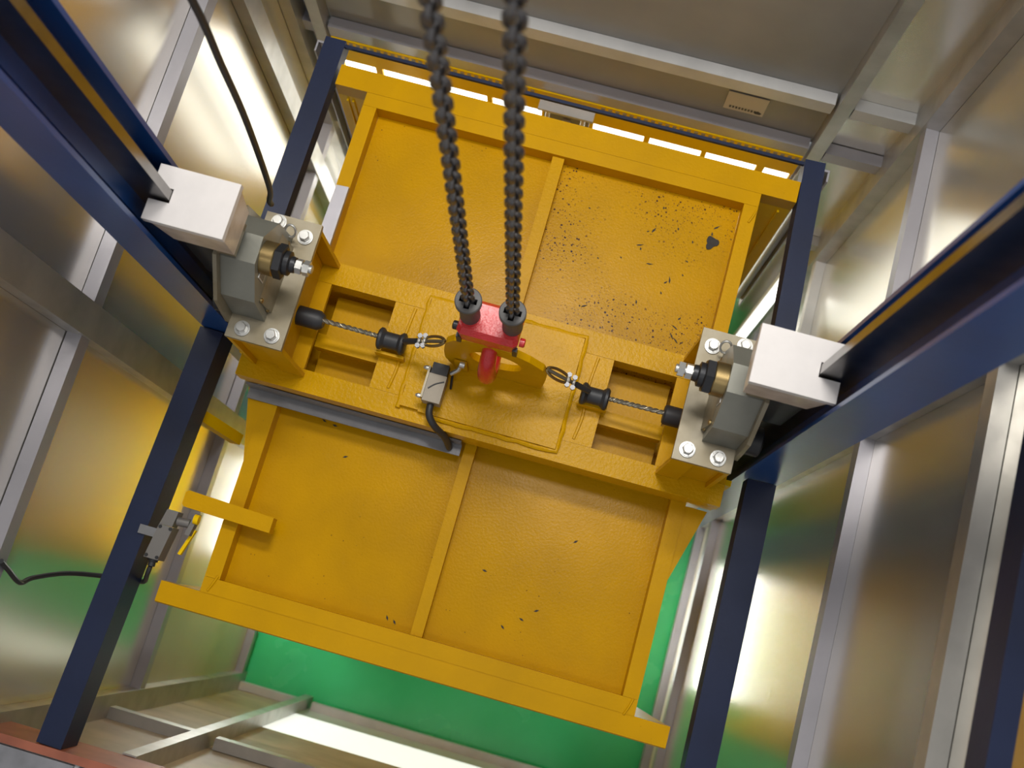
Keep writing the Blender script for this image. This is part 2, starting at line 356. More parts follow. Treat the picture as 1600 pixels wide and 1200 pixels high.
# ------------------------------------------------------------------ blue steel: guide columns, rails, ring beams
def column(xt, xb, side, lab):
    x0, x1 = min(xt, xb), max(xt, xb); xm = (xt + xb) / 2
    t = thing('guide_column', lab, 'column', (xm, YG, FZ))
    for y0, y1 in ((0.516, 0.5255), (0.6635, 0.673)): obj('flange', box(B(), (x0, y0, FZ), (x1, y1, TOP)), 'blue_column', t, bevel=0.002, seg=1)
    obj('web', box(B(), (xm - 0.004, 0.5255, FZ), (xm + 0.004, 0.6635, TOP)), 'blue_column', t)
    # T-shaped guide rail bolted on the web
    s = 1 if xt > xb else -1
    r = thing('guide_rail', 'steel T-shaped guide rail inside the blue column on the %s' % side, 'rail', (xm + s * 0.03, YG, FZ))
    obj('foot', box(B(), (xm + s * 0.0042, YG - 0.042, FZ), (xm + s * 0.014, YG + 0.042, TOP)), 'blue_column', r, bevel=0.002, seg=1)
    obj('blade', box(B(), (xm + s * 0.0142, YG - 0.0095, FZ), (xt + s * 0.033, YG + 0.0095, TOP)), 'rail_steel', r, bevel=0.0015, seg=1)
    return t
column(-0.86, -0.958, 'left', 'tall blue I-section guide column rising at the left of the car')
column(mx(-0.86), mx(-0.958), 'right', 'tall blue I-section guide column rising at the right of the car')
def beam(lab, p0, p1, w, h):
    bm = hollow(B(), p0, p1, w, h, 0.006)
    return tag(obj('frame_beam', bm, 'blue_paint', bevel=0.006), lab, 'beam', 'blue ring frame beams')
def lbeam(lab, p0, p1, w, h):   # angle section: top plate and hanging plate
    return beam(lab, p0, p1, w, h)
beam('dark blue beam with limit switch, running from left column to the near left corner', (-0.9315, 0.513, -0.025), (-0.970, -0.546, -0.025), 0.062, 0.10)
beam('dark blue beam from left column back to the rear left corner', (-0.889, 0.676, -0.025), (-0.882, 1.39, -0.025), 0.058, 0.05)
beam('dark blue beam from right column to the near right corner', (0.508, 0.513, -0.03), (0.520, -0.546, -0.03), 0.072, 0.06)
beam('dark blue beam from right column back to the rear right corner', (0.488, 0.676, -0.03), (0.457, 1.39, -0.03), 0.055, 0.06)
bm = hollow(B(), (-0.852, 1.3755, -0.005), (0.429, 1.3755, -0.005), 0.009, 0.010, 0.002); tag(obj('frame_beam', bm, 'blue_paint', bevel=0.002, seg=1), 'thin dark blue flat beam across the rear behind the car roof', 'beam', 'blue ring frame beams')
bm = hollow(B(), (0.775, -0.555, 1.00), (0.775, 0.69, 1.00), 0.07, 0.08, 0.006); 
b = box(B(), (0.692, -0.555, 1.02), (0.730, 0.69, 1.09)); bm.free()
bm = hollow(B(), (0.711, -0.55, 1.055), (0.711, 0.69, 1.055), 0.036, 0.07, 0.005); b.free()
tag(obj('frame_beam', bm, 'blue_paint', bevel=0.004), 'upper blue beam along the right wall at the right edge of the picture', 'beam', 'blue ring frame beams')

# grey channel posts at the rear corners
for x0, x1, lab in ((-0.945, -0.905, 'grey vertical channel post at the rear left corner behind the car'), (0.474, 0.508, 'grey vertical channel post at the rear right corner behind the car')):
    t = thing('door_post', lab, 'post', ((x0 + x1) / 2, 1.385, -1.15), 'rear corner channel posts')
    s = 1 if x0 < XC else -1
    xi = x1 if s > 0 else x0; xo = x0 if s > 0 else x1
    obj('web', box(B(), (x0, 1.39, -1.2), (x1, 1.396, -0.045)), 'lavender_steel', t)
    obj('inner_flange', box(B(), (xi, 1.362, -1.2), (xi - s * 0.005, 1.3895, -0.045)), 'galv_white', t)
    obj('outer_flange', box(B(), (xo, 1.362, -1.2), (xo + s * 0.005, 1.3895, -0.045)), 'lavender_steel', t)
    obj('rail_strip', box(B(), (xi + s * 0.006, 1.366, -1.2), (xi + s * 0.012, 1.380, -0.05)), 'galv_white', t)

# ------------------------------------------------------------------ the car
CX0, CX1, CY0, CY1 = -0.715, 0.300, -0.0775, 1.222     # inner edges of the roof frame
TW = 0.038
BY0, BY1 = 0.405, 0.742                                 # crossbeam
car = thing('elevator_car', 'yellow steel lift car seen from above with crossbeam over its panelled roof', 'elevator', (XC, (CY0 + CY1) / 2, -2.53))
def cbox(name, a, c, m='yellow_paint', bevel=0.003, parent=None, seg=2): return obj(name, box(B(), a, c), m, parent or car, bevel=bevel, seg=seg)
cbox('roof_frame_tube', (CX0 - TW, CY1, -0.05), (CX1 + TW, CY1 + TW, 0), 'yellow_paint')
cbox('roof_frame_tube', (CX0 - TW, CY0 - TW, -0.05), (CX1 + TW, CY0, 0), 'yellow_paint')
cbox('roof_frame_tube', (CX0 - TW, CY0 + 0.0005, -0.05), (CX0, CY1 - 0.0005, 0), 'yellow_paint')
cbox('roof_frame_tube', (CX1, CY0 + 0.0005, -0.05), (CX1 + TW, CY1 - 0.0005, 0), 'yellow_paint')
# divider tubes front and rear
cbox('roof_divider', (-0.231, CY0 + 0.0005, -0.05), (-0.2015, 0.56, -0.012), 'yellow_paint')
cbox('roof_divider', (-0.222, 0.60, -0.05), (-0.190, CY1 - 0.0005, -0.012), 'yellow_paint')
# roof panels
for a, c, d, e, m in ((CX0, -0.217, CY0 - 0.03, 0.575, 'yellow_panel'), (-0.216, CX1, CY0 - 0.03, 0.575, 'yellow_panel'), (CX0, -0.207, 0.577, CY1 + 0.03, 'yellow_panel'), (-0.206, CX1, 0.577, CY1 + 0.03, 'yellow_panel_dirty')):
    obj('roof_panel', box(B(), (a, d, -0.058), (c, e, -0.0505)), m, car)
# weld bead pieces / corner gussets of the frame
for x, y in ((CX0 - 0.012, CY0 - 0.012), (CX1 + 0.02, CY0 - 0.02), (CX1 + 0.03, CY1 - 0.03)):
    obj('weld_bead', tube(B(), smoothpath([(x - 0.008, y - 0.02, 0.001), (x, y, 0.002), (x + 0.006, y + 0.02, 0.001)], 3), 0.003, 6), 'yellow_paint', car)
# front and rear door heads (lips)
lipF = [(-0.1155, -0.058), (-0.1155, -0.002), (-0.166, -0.002), (-0.169, -0.010), (-0.169, -0.058)]
obj('front_lip', prism(B(), lipF, 'x', -0.852, 0.427), 'yellow_paint', car, bevel=0.006)
lipR = [(CY1 + TW + 0.002, -0.058), (CY1 + TW + 0.002, -0.003), (1.322, -0.003), (1.322, -0.058)]
obj('rear_lip', prism(B(), lipR, 'x', -0.845, 0.432), 'yellow_paint', car, bevel=0.004)
# jamb posts at the four corners, side walls, floor
for xa, xb in ((-0.845, -0.757), (0.342, 0.430)):
    for ya, yb in ((1.262, 1.318), (-0.165, -0.118)):
        pts = [(xa, ya), (xb, ya), (xb, yb), (xa, yb)]
        obj('jamb_post', prism(B(), pts, 'z', -2.47, -0.0585), 'yellow_clean', car, bevel=0.004)
for xs, sgn in ((CX0 - TW, -1), (CX1 + TW, 1)):
    n = 6; L = (CY1 + TW) - (CY0 - TW); w = L / n
    for k in range(n):
        y0 = CY0 - TW + k * w
        obj('side_panel', prism(B(), [(y0 + 0.001, -2.47), (y0 + w - 0.001, -2.47), (y0 + w - 0.001, -0.051), (y0 + 0.001, -0.051)], 'x', xs, xs - sgn * 0.012), 'yellow_clean', car)
        obj('stiffener', box(B(), (xs, y0 + w - 0.02, -2.47), (xs + sgn * 0.006, y0 + w + 0.0 - 0.002, -0.10)), 'yellow_clean', car)
obj('car_floor', box(B(), (CX0 - TW, CY0 - TW, -2.53), (CX1 + TW, CY1 + TW, -2.472)), 'yellow_clean', car)
for x in (0.398, -0.806, -0.822):
    obj('edge_strip', box(B(), (x, 1.2555, -1.6), (x + 0.006, 1.2615, -0.075)), 'yellow_clean', car)
# sling uprights
for sgn in (-1, 1):
    xa = XC + sgn * 0.572; xb = XC + sgn * 0.630
    obj('sling_upright', prism(B(), [(xa, 0.47), (xb, 0.47), (xb, 0.484), (xa + sgn * 0.012, 0.484), (xa + sgn * 0.012, 0.668), (xb, 0.668), (xb, 0.682), (xa, 0.682)], 'z', -2.49, 0.058), 'yellow_clean', car, bevel=0.003)

for sgn in (-1, 1):
    xt = (CX1 + TW) if sgn > 0 else (CX0 - TW)
    xe = XC + sgn * 0.598
    obj('corner_gusset', prism(B(), [(xt + sgn * 0.0005, 0.404), (xe, 0.404), (xt + sgn * 0.0005, 0.215)], 'z', -0.016, -0.004), 'yellow_paint', car)

# crossbeam: a ladder of two channels, a centre plate and end plates
ZB = 0.12
cb = obj('crossbeam', box(B(), (-0.808, BY0, 0.0605), (0.402, 0.460, ZB)), 'yellow_rough', car, bevel=0.004)
def cpart(name, a, c, m='yellow_rough', bevel=0.003): return obj(name, box(B(), a, c), m, cb, bevel=bevel)
cpart('rear_channel', (-0.808, 0.685, 0.0605), (0.402, BY1, ZB))
cpart('channel_web', (-0.806, BY0 + 0.004, 0.0005), (0.400, BY0 + 0.016, 0.06), 'yellow_paint')
cpart('channel_web', (-0.806, BY1 - 0.016, 0.0005), (0.400, BY1 - 0.004, 0.06), 'yellow_paint')
cpart('centre_plate', (-0.484, 0.4605, 0.105), (0.0725, 0.6845, ZB - 0.0005))
cpart('end_plate', (-0.808, 0.4605, 0.105), (-0.650, 0.6845, ZB - 0.0005), 'yellow_paint')
cpart('end_plate', (0.230, 0.4605, 0.105), (0.402, 0.6845, ZB - 0.0005), 'yellow_paint')
for a, c in ((-0.6495, -0.4845), (0.073, 0.2295)):
    cpart('middle_bar', (a, 0.527, 0.055), (c, 0.562, 0.095), 'yellow_paint')
    cpart('lower_tray', (a, 0.4605, 0.004), (c, 0.6845, 0.012), 'yellow_paint', 0)
# weld strips on the centre plate
for x in (-0.435, 0.030):
    obj('weld_bead', tube(B(), smoothpath([(x - 0.004, 0.47, ZB), (x + 0.003, 0.53, ZB + 0.001), (x - 0.002, 0.60, ZB), (x + 0.004, 0.68, ZB)], 4), 0.004, 6), 'yellow_rough', cb)
# doubler plate with weld around it
dp = obj('doubler_plate', prism(B(), [(-0.352, 0.432), (-0.010, 0.432), (-0.010, 0.714), (-0.398, 0.714), (-0.398, 0.436), (-0.352, 0.436)], 'z', ZB + 0.0005, ZB + 0.014), 'yellow_rough', cb, bevel=0.003)
loop = [(-0.403, 0.43), (-0.403, 0.57), (-0.403, 0.718), (-0.2, 0.719), (-0.006, 0.719), (-0.005, 0.57), (-0.005, 0.428), (-0.2, 0.428), (-0.34, 0.428)]
wl = []
for i in range(len(loop) - 1):
    for k in range(8):
        f = k / 8; wl.append((loop[i][0] * (1 - f) + loop[i + 1][0] * f + random.uniform(-.002, .002), loop[i][1] * (1 - f) + loop[i + 1][1] * f + random.uniform(-.002, .002), ZB + 0.004))
obj('weld_bead', tube(B(), wl, 0.0065, 7), 'yellow_rough', cb, smooth=True)
# lifting lug with a hook hole
def lug():
    bm = B(); hc = (XC + 0.012, 0.285); hr = 0.062
    outer = [(-0.300, 0.1345), (-0.318, 0.20), (-0.316, 0.27), (-0.309, 0.335), (-0.285, 0.382), (-0.25, 0.408), (-0.205, 0.412), (-0.160, 0.398), (-0.115, 0.365), (-0.080, 0.320), (-0.072, 0.25), (-0.080, 0.1345)]
    n = 40; O = []; I = []
    def hit(ang):
        d = (math.cos(ang), math.sin(ang)); best = None
        for i in range(len(outer)):
            a = outer[i]; c = outer[(i + 1) % len(outer)]
            ex, ez = c[0] - a[0], c[1] - a[1]; den = d[0] * ez - d[1] * ex
            if abs(den) < 1e-9: continue
            px, pz = a[0] - hc[0], a[1] - hc[1]
            t = (px * ez - pz * ex) / den; s = (px * d[1] - pz * d[0]) / den
            if t > 0 and -1e-6 <= s <= 1 + 1e-6 and (best is None or t < best): best = t
        return (hc[0] + d[0] * best, hc[1] + d[1] * best)
    rings = {}
    for y in (0.564, 0.580):
        rings[y] = ([bm.verts.new((*(lambda p: (p[0], y, p[1]))(hit(2 * math.pi * k / n)),)) for k in range(n)],
                    [bm.verts.new((hc[0] + hr * math.cos(2 * math.pi * k / n), y, hc[1] + hr * math.sin(2 * math.pi * k / n))) for k in range(n)])
    (o0, i0), (o1, i1) = rings[0.564], rings[0.580]
    for k in range(n):
        j = (k + 1) % n
        bm.faces.new((o0[k], o0[j], i0[j], i0[k])); bm.faces.new((o1[j], o1[k], i1[k], i1[j]))
        bm.faces.new((o0[j], o0[k], o1[k], o1[j])); bm.faces.new((i0[k], i0[j], i1[j], i1[k]))
    return bm
obj('lifting_lug', lug(), 'yellow_paint', cb)
# end brackets that carry the guide shoes
for sgn in (-1, 1):
    xi, xo = XC + sgn * 0.4435, XC + sgn * 0.5715     # inner and outer face
    y0, y1 = 0.440, 0.738
    br = obj('shoe_bracket', box(B(), (xi, y0, 0.358), (xo, y1, 0.3705)), 'yellow_paint', cb, bevel=0.002)
    # thing > part > sub-part is the limit, so the bracket plates hang on the crossbeam
    obj('bracket_side', prism(B(), [(y0 - 0.0, ZB + 0.0005), (y1, ZB + 0.0005), (y1, 0.357), (y0, 0.357)], 'x', xo, xo - sgn * 0.010), 'yellow_paint', cb)
    bi = xi + sgn * 0.038
    obj('bracket_web', box(B(), (bi, y0 + 0.012, ZB + 0.0005), (xo - sgn * 0.0105, y0 + 0.022, 0.357)), 'yellow_paint', cb)
    obj('bracket_web', box(B(), (bi, y1 - 0.022, ZB + 0.0005), (xo - sgn * 0.0105, y1 - 0.012, 0.357)), 'yellow_paint', cb)
    # inner face with triangular gussets
    obj('bracket_face', box(B(), (bi, y0 + 0.0225, ZB + 0.0005), (bi + sgn * 0.010, y1 - 0.0225, 0.357)), 'yellow_paint', cb)
    for yy in (y0 + 0.0005, y1 - 0.0105):
        obj('gusset', prism(B(), [(bi - sgn * 0.0005, ZB + 0.0005), (xi + sgn * 0.001, 0.357), (bi - sgn * 0.0005, 0.357)] if False else [(bi + sgn * 0.012, ZB + 0.0005), (xi - sgn * 0.004, ZB + 0.0005), (xi + sgn * 0.002, 0.357), (bi + sgn * 0.012, 0.357)], 'y', yy, yy + 0.010), 'yellow_paint', cb)
# roller brackets on the centre plate
for x, y in ((-0.455, 0.553), (0.048, 0.562)):
    cpart('roller_bracket', (x - 0.036, y - 0.012, ZB + 0.0005), (x + 0.036, y - 0.005, ZB + 0.033), 'yellow_paint')
# cam arm on the left roof tube
obj('cam_arm', prism(B(), [(-0.852, 0.074), (-0.846, 0.068), (-0.625, 0.062), (-0.625, 0.100), (-0.846, 0.109), (-0.852, 0.103)], 'z', 0.0005, 0.042), 'yellow_paint', car, bevel=0.004)
# dark blot of dried filler on the rear right panel
bp = []
for k in range(22):
    a = 2 * math.pi * k / 22; r = 0.016 * (1 + 0.22 * math.sin(3 * a + 1) + random.uniform(-.12, .12)); bp.append((0.247 + r * math.cos(a) * 0.95, 1.112 + r * math.sin(a) * 1.15))
obj('paint_blot', prism(B(), bp, 'z', -0.0503, -0.0475), 'blot', car)
# debris flakes
for k in range(26):
    x = random.uniform(-0.1, 0.28); y = random.uniform(0.8, 1.2)
    a = random.uniform(0, 3.14); l = random.choice((0.003, 0.004, 0.006, 0.010)); w = 0.0016
    c, s_ = math.cos(a), math.sin(a)
    pts = [(x + c * l - s_ * w, y + s_ * l + c * w), (x + s_ * w * 1.6, y - c * w), (x - c * l + s_ * w, y - s_ * l - c * w * .4), (x - c * l * .6 - s_ * w, y - s_ * l * .5 + c * w)]
    obj('paint_flake', prism(B(), pts, 'z', -0.0503, -0.0492), 'blot', car)
for x, y in ((-0.02, 0.0), (0.02, 0.03), (0.05, 0.06), (-0.28, -0.06), (-0.30, -0.055), (-0.52, 0.3), (-0.6, 0.375), (-0.57, 0.37), (0.1, 0.25), (-0.1, 0.12)):
    a = random.uniform(0, 3.14); l = 0.007; w = 0.0025; c, s_ = math.cos(a), math.sin(a)
    pts = [(x + c * l, y + s_ * l), (x - s_ * w, y + c * w), (x - c * l, y - s_ * l), (x + s_ * w, y - c * w)]
    obj('paint_flake', prism(B(), pts, 'z', -0.0503, -0.0492), 'blot', car)

# ------------------------------------------------------------------ grey angles lying on the roof
t = tag(obj('steel_angle', prism(B(), [(0.404, 0.001), (0.404, 0.053), (0.398, 0.053), (0.398, 0.007), (0.372, 0.007), (0.372, 0.001)], 'x', -0.795, -0.237), 'grey_metal', bevel=0.001, seg=1), 'long grey steel angle along the near side of the crossbeam', 'angle')
t = tag(obj('cable_plate', prism(B(), [(-0.752, 0.82), (-0.714, 0.80), (-0.714, 0.979), (-0.748, 0.977)], 'z', 0.001, 0.016), 'lavender_steel', bevel=0.002), 'short flat lavender-grey plate on the left roof tube behind the left guide shoe', 'plate')

# ------------------------------------------------------------------ guide shoes and oil cups
def hexbolt(bm_unused=None): pass
bolt_washer = None
def guide_shoe(sgn, side):
    X = lambda o: XC + sgn * o            # o: offset from the centre line, outwards positive
    t = thing('guide_shoe', 'zinc-plated %s guide shoe assembly bolted on the crossbeam end' % side, 'guide shoe', (X(0.507), YG, 0.371), 'guide shoes')
    pl = obj('base_plate', box(B(), (X(0.441), 0.439, 0.3712), (X(0.5715), 0.741, 0.3835)), 'zinc_plate', t, bevel=0.0015, seg=1)
    for o, y in ((0.4695, 0.703), (0.4695, 0.465), (0.5375, 0.464), (0.5375, 0.722)):
        w = obj('bolt', lathe(B(), (X(o), y, 0.384), (0, 0, 1), [(0, 0.0175), (0.0035, 0.0175), (0.0036, 0.0155), (0.006, 0.0155)], 28), 'bolt_zinc', t, smooth=True)
        a0 = random.uniform(0, 1)
        obj('bolt_head', lathe(B(), (X(o), y, 0.390), (0, 0, 1), [(0, 0.0122), (0.009, 0.0122), (0.011, 0.0108)], 6, a0), 'bolt_zinc', w, bevel=0.0006, seg=1)
        obj('bolt_face', lathe(B(), (X(o), y, 0.4011), (0, 0, 1), [(0, 0.0100), (0.0008, 0.0096)], 24), 'bolt_zinc', w)
    # pressed arch housing
    prof = [(0.492, 0.384), (0.502, 0.495), (0.562, 0.576), (0.622, 0.580), (0.680, 0.510), (0.694, 0.384)]
    obj('housing', prism(B(), prof, 'x', X(0.4955), X(0.5705)), 'grey_casting', t, bevel=0.004)
    prof2 = [(0.470, 0.3838), (0.484, 0.500), (0.555, 0.596), (0.630, 0.598), (0.700, 0.515), (0.716, 0.3838)]
    obj('side_cheek', prism(B(), prof2, 'x', X(0.5708), X(0.5795)), 'zinc_plate', t, bevel=0.002)
    # sloping cheek between housing and plate with rating sticker
    ck = obj('inner_cheek', prism(B(), [(X(0.4952), 0.384), (X(0.4952), 0.47), (X(0.487), 0.384)], 'y', 0.515, 0.672), 'zinc_plate', t)
    st = obj('rating_label', box(B(), (X(0.4948), 0.548, 0.490), (X(0.4938), 0.575, 0.530)), 'galv_white', t)
    obj('print', box(B(), (X(0.4937), 0.551, 0.494), (X(0.4933), 0.572, 0.526)), 'switch_grey', st)
    # adjuster: brass bush, black nut, bolt
    z = 0.535
    obj('brass_bush', lathe(B(), (X(0.495), YG, z), (-sgn, 0, 0), [(0, 0.036), (0.026, 0.036), (0.028, 0.034)], 28), 'brass', t, smooth=True)
    nt_ = obj('lock_nut', lathe(B(), (X(0.4665), YG, z), (-sgn, 0, 0), [(0, 0.038), (0.016, 0.038), (0.018, 0.034)], 6, 0.3), 'black_steel', t, bevel=0.001, seg=1)
    obj('sleeve', lathe(B(), (X(0.448), YG, z), (-sgn, 0, 0), [(0, 0.026), (0.010, 0.026), (0.013, 0.018), (0.022, 0.017)], 24), 'black_steel', nt_, smooth=True)
    sp = obj('spindle', lathe(B(), (X(0.426), YG, z), (-sgn, 0, 0), [(0, 0.009), (0.036, 0.009), (0.037, 0.007)], 16), 'bolt_zinc', t, smooth=True)
    for q in (0.002, 0.018):
        obj('hex_nut', lathe(B(), (X(0.426 - q), YG, z), (-sgn, 0, 0), [(0, 0.0165), (0.013, 0.0165)], 6, q * 20), 'bolt_zinc', sp, bevel=0.0012, seg=1)
    # wire clip ring at the rear
    obj('split_pin', tube(B(), [(X(0.492 + 0.012 * math.cos(a)), 0.695 + 0.010 * math.sin(a), 0.43 + 0.012 * math.sin(a)) for a in [k * math.pi / 7 for k in range(12)]], 0.0028, 8), 'bolt_zinc', t, smooth=True)
    for y, zz in ((0.518, 0.462), (0.516, 0.400), (0.670, 0.415)):
        obj('screw', lathe(B(), (X(0.4945), y, zz), (-sgn, 0, 0), [(0, 0.006), (0.004, 0.006), (0.006, 0.003)], 12), 'brass', t, smooth=True)
    # black liner and roller that run on the rail
    obj('liner', prism(B(), [(X(0.58), 0.566), (X(0.648), 0.566), (X(0.648), 0.581), (X(0.618), 0.581), (X(0.618), 0.605), (X(0.648), 0.605), (X(0.648), 0.622), (X(0.58), 0.622)], 'z', 0.40, 0.60), 'black_rubber', t, bevel=0.002)
    obj('roller', lathe(B(), (X(0.60), 0.527, 0.36), (sgn, 0, 0), [(-0.016, 0.028), (-0.012, 0.033), (0.02, 0.033), (0.024, 0.028)], 26), 'black_rubber', t, smooth=True)
    obj('roller_arm', box(B(), (X(0.584), 0.514, 0.35), (X(0.592), 0.566, 0.46)), 'black_steel', t, bevel=0.002)
    # oil cup on top
    cupl = {'left': 'white plastic oil cup on top of the left guide shoe', 'right': 'white plastic oil cup on top of the right guide shoe'}[side]
    c = thing('oil_cup', cupl, 'oil cup', (X(0.58), YG, 0.60), 'white oil cups')
    n0, n1, ny = 0.6215, 0.6625, 0.0145
    def U(o0, o1, y0, y1, no): return [(X(o0), y0), (X(o1), y0), (X(o1), YG - ny), (X(no), YG - ny), (X(no), YG + ny), (X(o1), YG + ny), (X(o1), y1), (X(o0), y1)]
    obj('lid', prism(B(), U(0.5025, 0.6625, 0.5375, 0.651, 0.6215), 'z', 0.764, 0.780), 'white_plastic', c, bevel=0.004, seg=3)
    # tapered body
    bm = B(); lo = U(0.515, 0.640, 0.548, 0.640, 0.616); hi = U(0.5065, 0.657, 0.5415, 0.647, 0.620)
    A = [bm.verts.new((p[0], p[1], 0.655)) for p in lo]; Bv = [bm.verts.new((p[0], p[1], 0.7638)) for p in hi]
    bm.faces.new(A); bm.faces.new(Bv[::-1])
    for i in range(8): bm.faces.new((A[i], A[(i + 1) % 8], Bv[(i + 1) % 8], Bv[i]))
    obj('reservoir', bm, 'plastic_clear_dirty', c, bevel=0.003)
    obj('felt_clip', box(B(), (X(0.590), 0.552, 0.641), (X(0.640), 0.562, 0.6545)), 'zinc_plate', c, bevel=0.001, seg=1)
    obj('mount_tab', box(B(), (X(0.53), 0.56, 0.5985), (X(0.57), 0.63, 0.6545)), 'zinc_plate', c, bevel=0.001, seg=1)
    return t
guide_shoe(-1, 'left'); guide_shoe(1, 'right')

# ------------------------------------------------------------------ wire rope over the crossbeam with rollers and clips
for nm, xs, xr, yr, xl, lab in (('left', -0.668, -0.455, 0.573, -0.314, 'left'), ('right', mx(-0.668), 0.048, 0.582, -0.074, 'right')):
    s = 1 if nm == 'left' else -1
    t = thing('wire_rope', 'steel wire rope from the lifting lug to the %s end bracket' % lab, 'wire rope', (xr, yr, 0.12))
    zr = 0.187
    pts = [(xs, 0.571, 0.205), (xr - s * 0.03, 0.5725, zr + 0.002), (xr + s * 0.03, yr, zr), (xl - s * 0.055, 0.572, 0.262), (xl + s * 0.0, 0.572, 0.315)]
    obj('rope', tube(B(), smoothpath(pts, 5), 0.0045, 8), 'rope_steel', t, smooth=True)
    # strands wound round the rope so that it reads as twisted wire
    p = smoothpath(pts[:2], 60)
    for ph in (0, 2.09, 4.19):
        q = [Vector(v) + Vector((0, math.cos(i * 0.55 + ph), math.sin(i * 0.55 + ph))) * 0.0042 for i, v in enumerate(p)]
        obj('strand', tube(B(), q, 0.0022, 6), 'rope_steel', t, smooth=True)
    rl = obj('roller', lathe(B(), (xr, 0.573, 0.172), (1, 0, 0), [(-0.034, 0.022), (-0.030, 0.027), (-0.024, 0.027), (-0.016, 0.020), (0.016, 0.020), (0.024, 0.027), (0.030, 0.027), (0.034, 0.022)], 24), 'black_rubber', t, smooth=True)
    obj('end_roller', lathe(B(), (xs + s * 0.012, 0.571, 0.19), (1, 0, 0), [(-0.034, 0.020), (-0.030, 0.024), (0.022, 0.024), (0.034, 0.016)], 22), 'black_rubber', t, smooth=True)
    # thimble loop, two clips, sleeve
    obj('thimble', tube(B(), [(xl - s * (0.028 - 0.028 * math.cos(a)), 0.572 + 0.012 * math.sin(a), 0.315 - 0.026 * (1 - math.cos(a)) ) for a in [2 * math.pi * k / 20 for k in range(21)]], 0.0036, 7), 'brass', t, smooth=True)
    obj('sleeve', tube(B(), [(xl - s * 0.105, 0.5725, 0.212), (xl - s * 0.072, 0.572, 0.245)], 0.0075, 10), 'black_rubber', t, smooth=True)
    for q in (0.052, 0.066):
        cx, cz = xl - s * q, 0.31 - (q - 0.0) * 0.98
        cl = obj('rope_clip', tube(B(), [(cx, 0.572 + 0.013 * math.cos(a), cz + 0.013 * math.sin(a)) for a in [k * math.pi / 8 for k in range(17)]], 0.0036, 8), 'bolt_zinc', t, smooth=True)
        for yy in (0.560, 0.584): obj('clip_nut', lathe(B(), (cx, yy, cz + 0.006), (0, 0, 1), [(0, 0.0062), (0.009, 0.0062)], 6), 'grey_metal', cl)

# ------------------------------------------------------------------ slack rope switch on the doubler plate
t = thing('roof_limit_switch', 'small boxy limit switch with roller lever standing on the crossbeam plate', 'limit switch', (-0.30, 0.49, 0.134))
obj('mount_plate', box(B(), (-0.349, 0.458, 0.1345), (-0.344, 0.536, 0.190)), 'zinc_plate', t, bevel=0.001, seg=1)
bd = obj('body', box(B(), (-0.343, 0.452, 0.15), (-0.300, 0.520, 0.192)), 'beige_metal', t, bevel=0.002)
obj('cover_mark', tube(B(), smoothpath([(-0.336, 0.482, 0.193), (-0.322, 0.496, 0.193), (-0.303, 0.506, 0.193)], 4), 0.0016, 6), 'black_rubber', bd)
obj('head', box(B(), (-0.341, 0.521, 0.152), (-0.302, 0.548, 0.190)), 'black_rubber', t, bevel=0.003)
obj('lever', tube(B(), [(-0.296, 0.533, 0.175), (-0.280, 0.545, 0.185), (-0.272, 0.562, 0.205)], 0.0055, 8), 'bolt_zinc', t, smooth=True)
obj('lever_roller', lathe(B(), (-0.272, 0.556, 0.206), (1, 0, 0), [(-0.006, 0.010), (0.006, 0.010)], 16), 'bolt_zinc', t, smooth=True)
obj('striker', box(B(), (-0.292, 0.556, 0.1345), (-0.262, 0.562, 0.215)), 'yellow_paint', t, bevel=0.001, seg=1)
obj('drop_rod', tube(B(), [(-0.291, 0.53, 0.172), (-0.290, 0.505, 0.140)], 0.003, 8), 'black_steel', t)
for y in (0.462, 0.532): obj('screw', lathe(B(), (-0.350, y, 0.178), (-1, 0, 0), [(0, 0.006), (0.006, 0.006), (0.012, 0.003)], 10), 'bolt_zinc', t)
tag(obj('switch_cable', tube(B(), smoothpath([(-0.322, 0.450, 0.170), (-0.318, 0.425, 0.168), (-0.300, 0.405, 0.150), (-0.277, 0.396, 0.10), (-0.268, 0.388, 0.050), (-0.266, 0.385, 0.017)], 5), 0.0088, 10), 'black_rubber', smooth=True), 'short thick black cable curving from the roof switch to the grey angle', 'cable')

# ------------------------------------------------------------------ hook block, hook, chains
HX, HY = XC, 0.585
t = thing('hook_block', 'red hoist hook block hooked into the yellow lifting lug', 'hook block', (HX, HY, 0.2))
bm = B()
def loft(bm, secs):
    rings = [[bm.verts.new((HX + x, HY + y, z)) for x, y in sec] for z, sec in secs]
    n = len(rings[0])
    for i in range(len(rings) - 1):
        for k in range(n): bm.faces.new((rings[i][k], rings[i][(k + 1) % n], rings[i + 1][(k + 1) % n], rings[i + 1][k]))
    bm.faces.new(rings[0][::-1]); bm.faces.new(rings[-1])
def octo(a, b_, c): return [(-a, -b_ + c), (-a + c, -b_), (a - c, -b_), (a, -b_ + c), (a, b_ - c), (a - c, b_), (-a + c, b_), (-a, b_ - c)]
loft(bm, [(0.430, octo(0.036, 0.022, 0.008)), (0.455, octo(0.048, 0.030, 0.008)), (0.480, octo(0.062, 0.038, 0.008)), (0.530, octo(0.066, 0.040, 0.008)), (0.545, octo(0.062, 0.030, 0.008))])
obj('block_body', bm, 'red_paint', t, bevel=0.003)
for s in (-1, 1):
    obj('side_bolt', lathe(B(), (HX + s * 0.0665, HY - 0.018, 0.505), (s, 0, 0), [(0, 0.010), (0.010, 0.010), (0.012, 0.007)], 10), 'black_steel' if s < 0 else 'red_paint', t, smooth=True)
    obj('pin', box(B(), (HX + s * 0.061 - 0.005, HY - 0.041, 0.462), (HX + s * 0.061 + 0.005, HY - 0.031, 0.505)), 'black_steel', t, bevel=0.002)
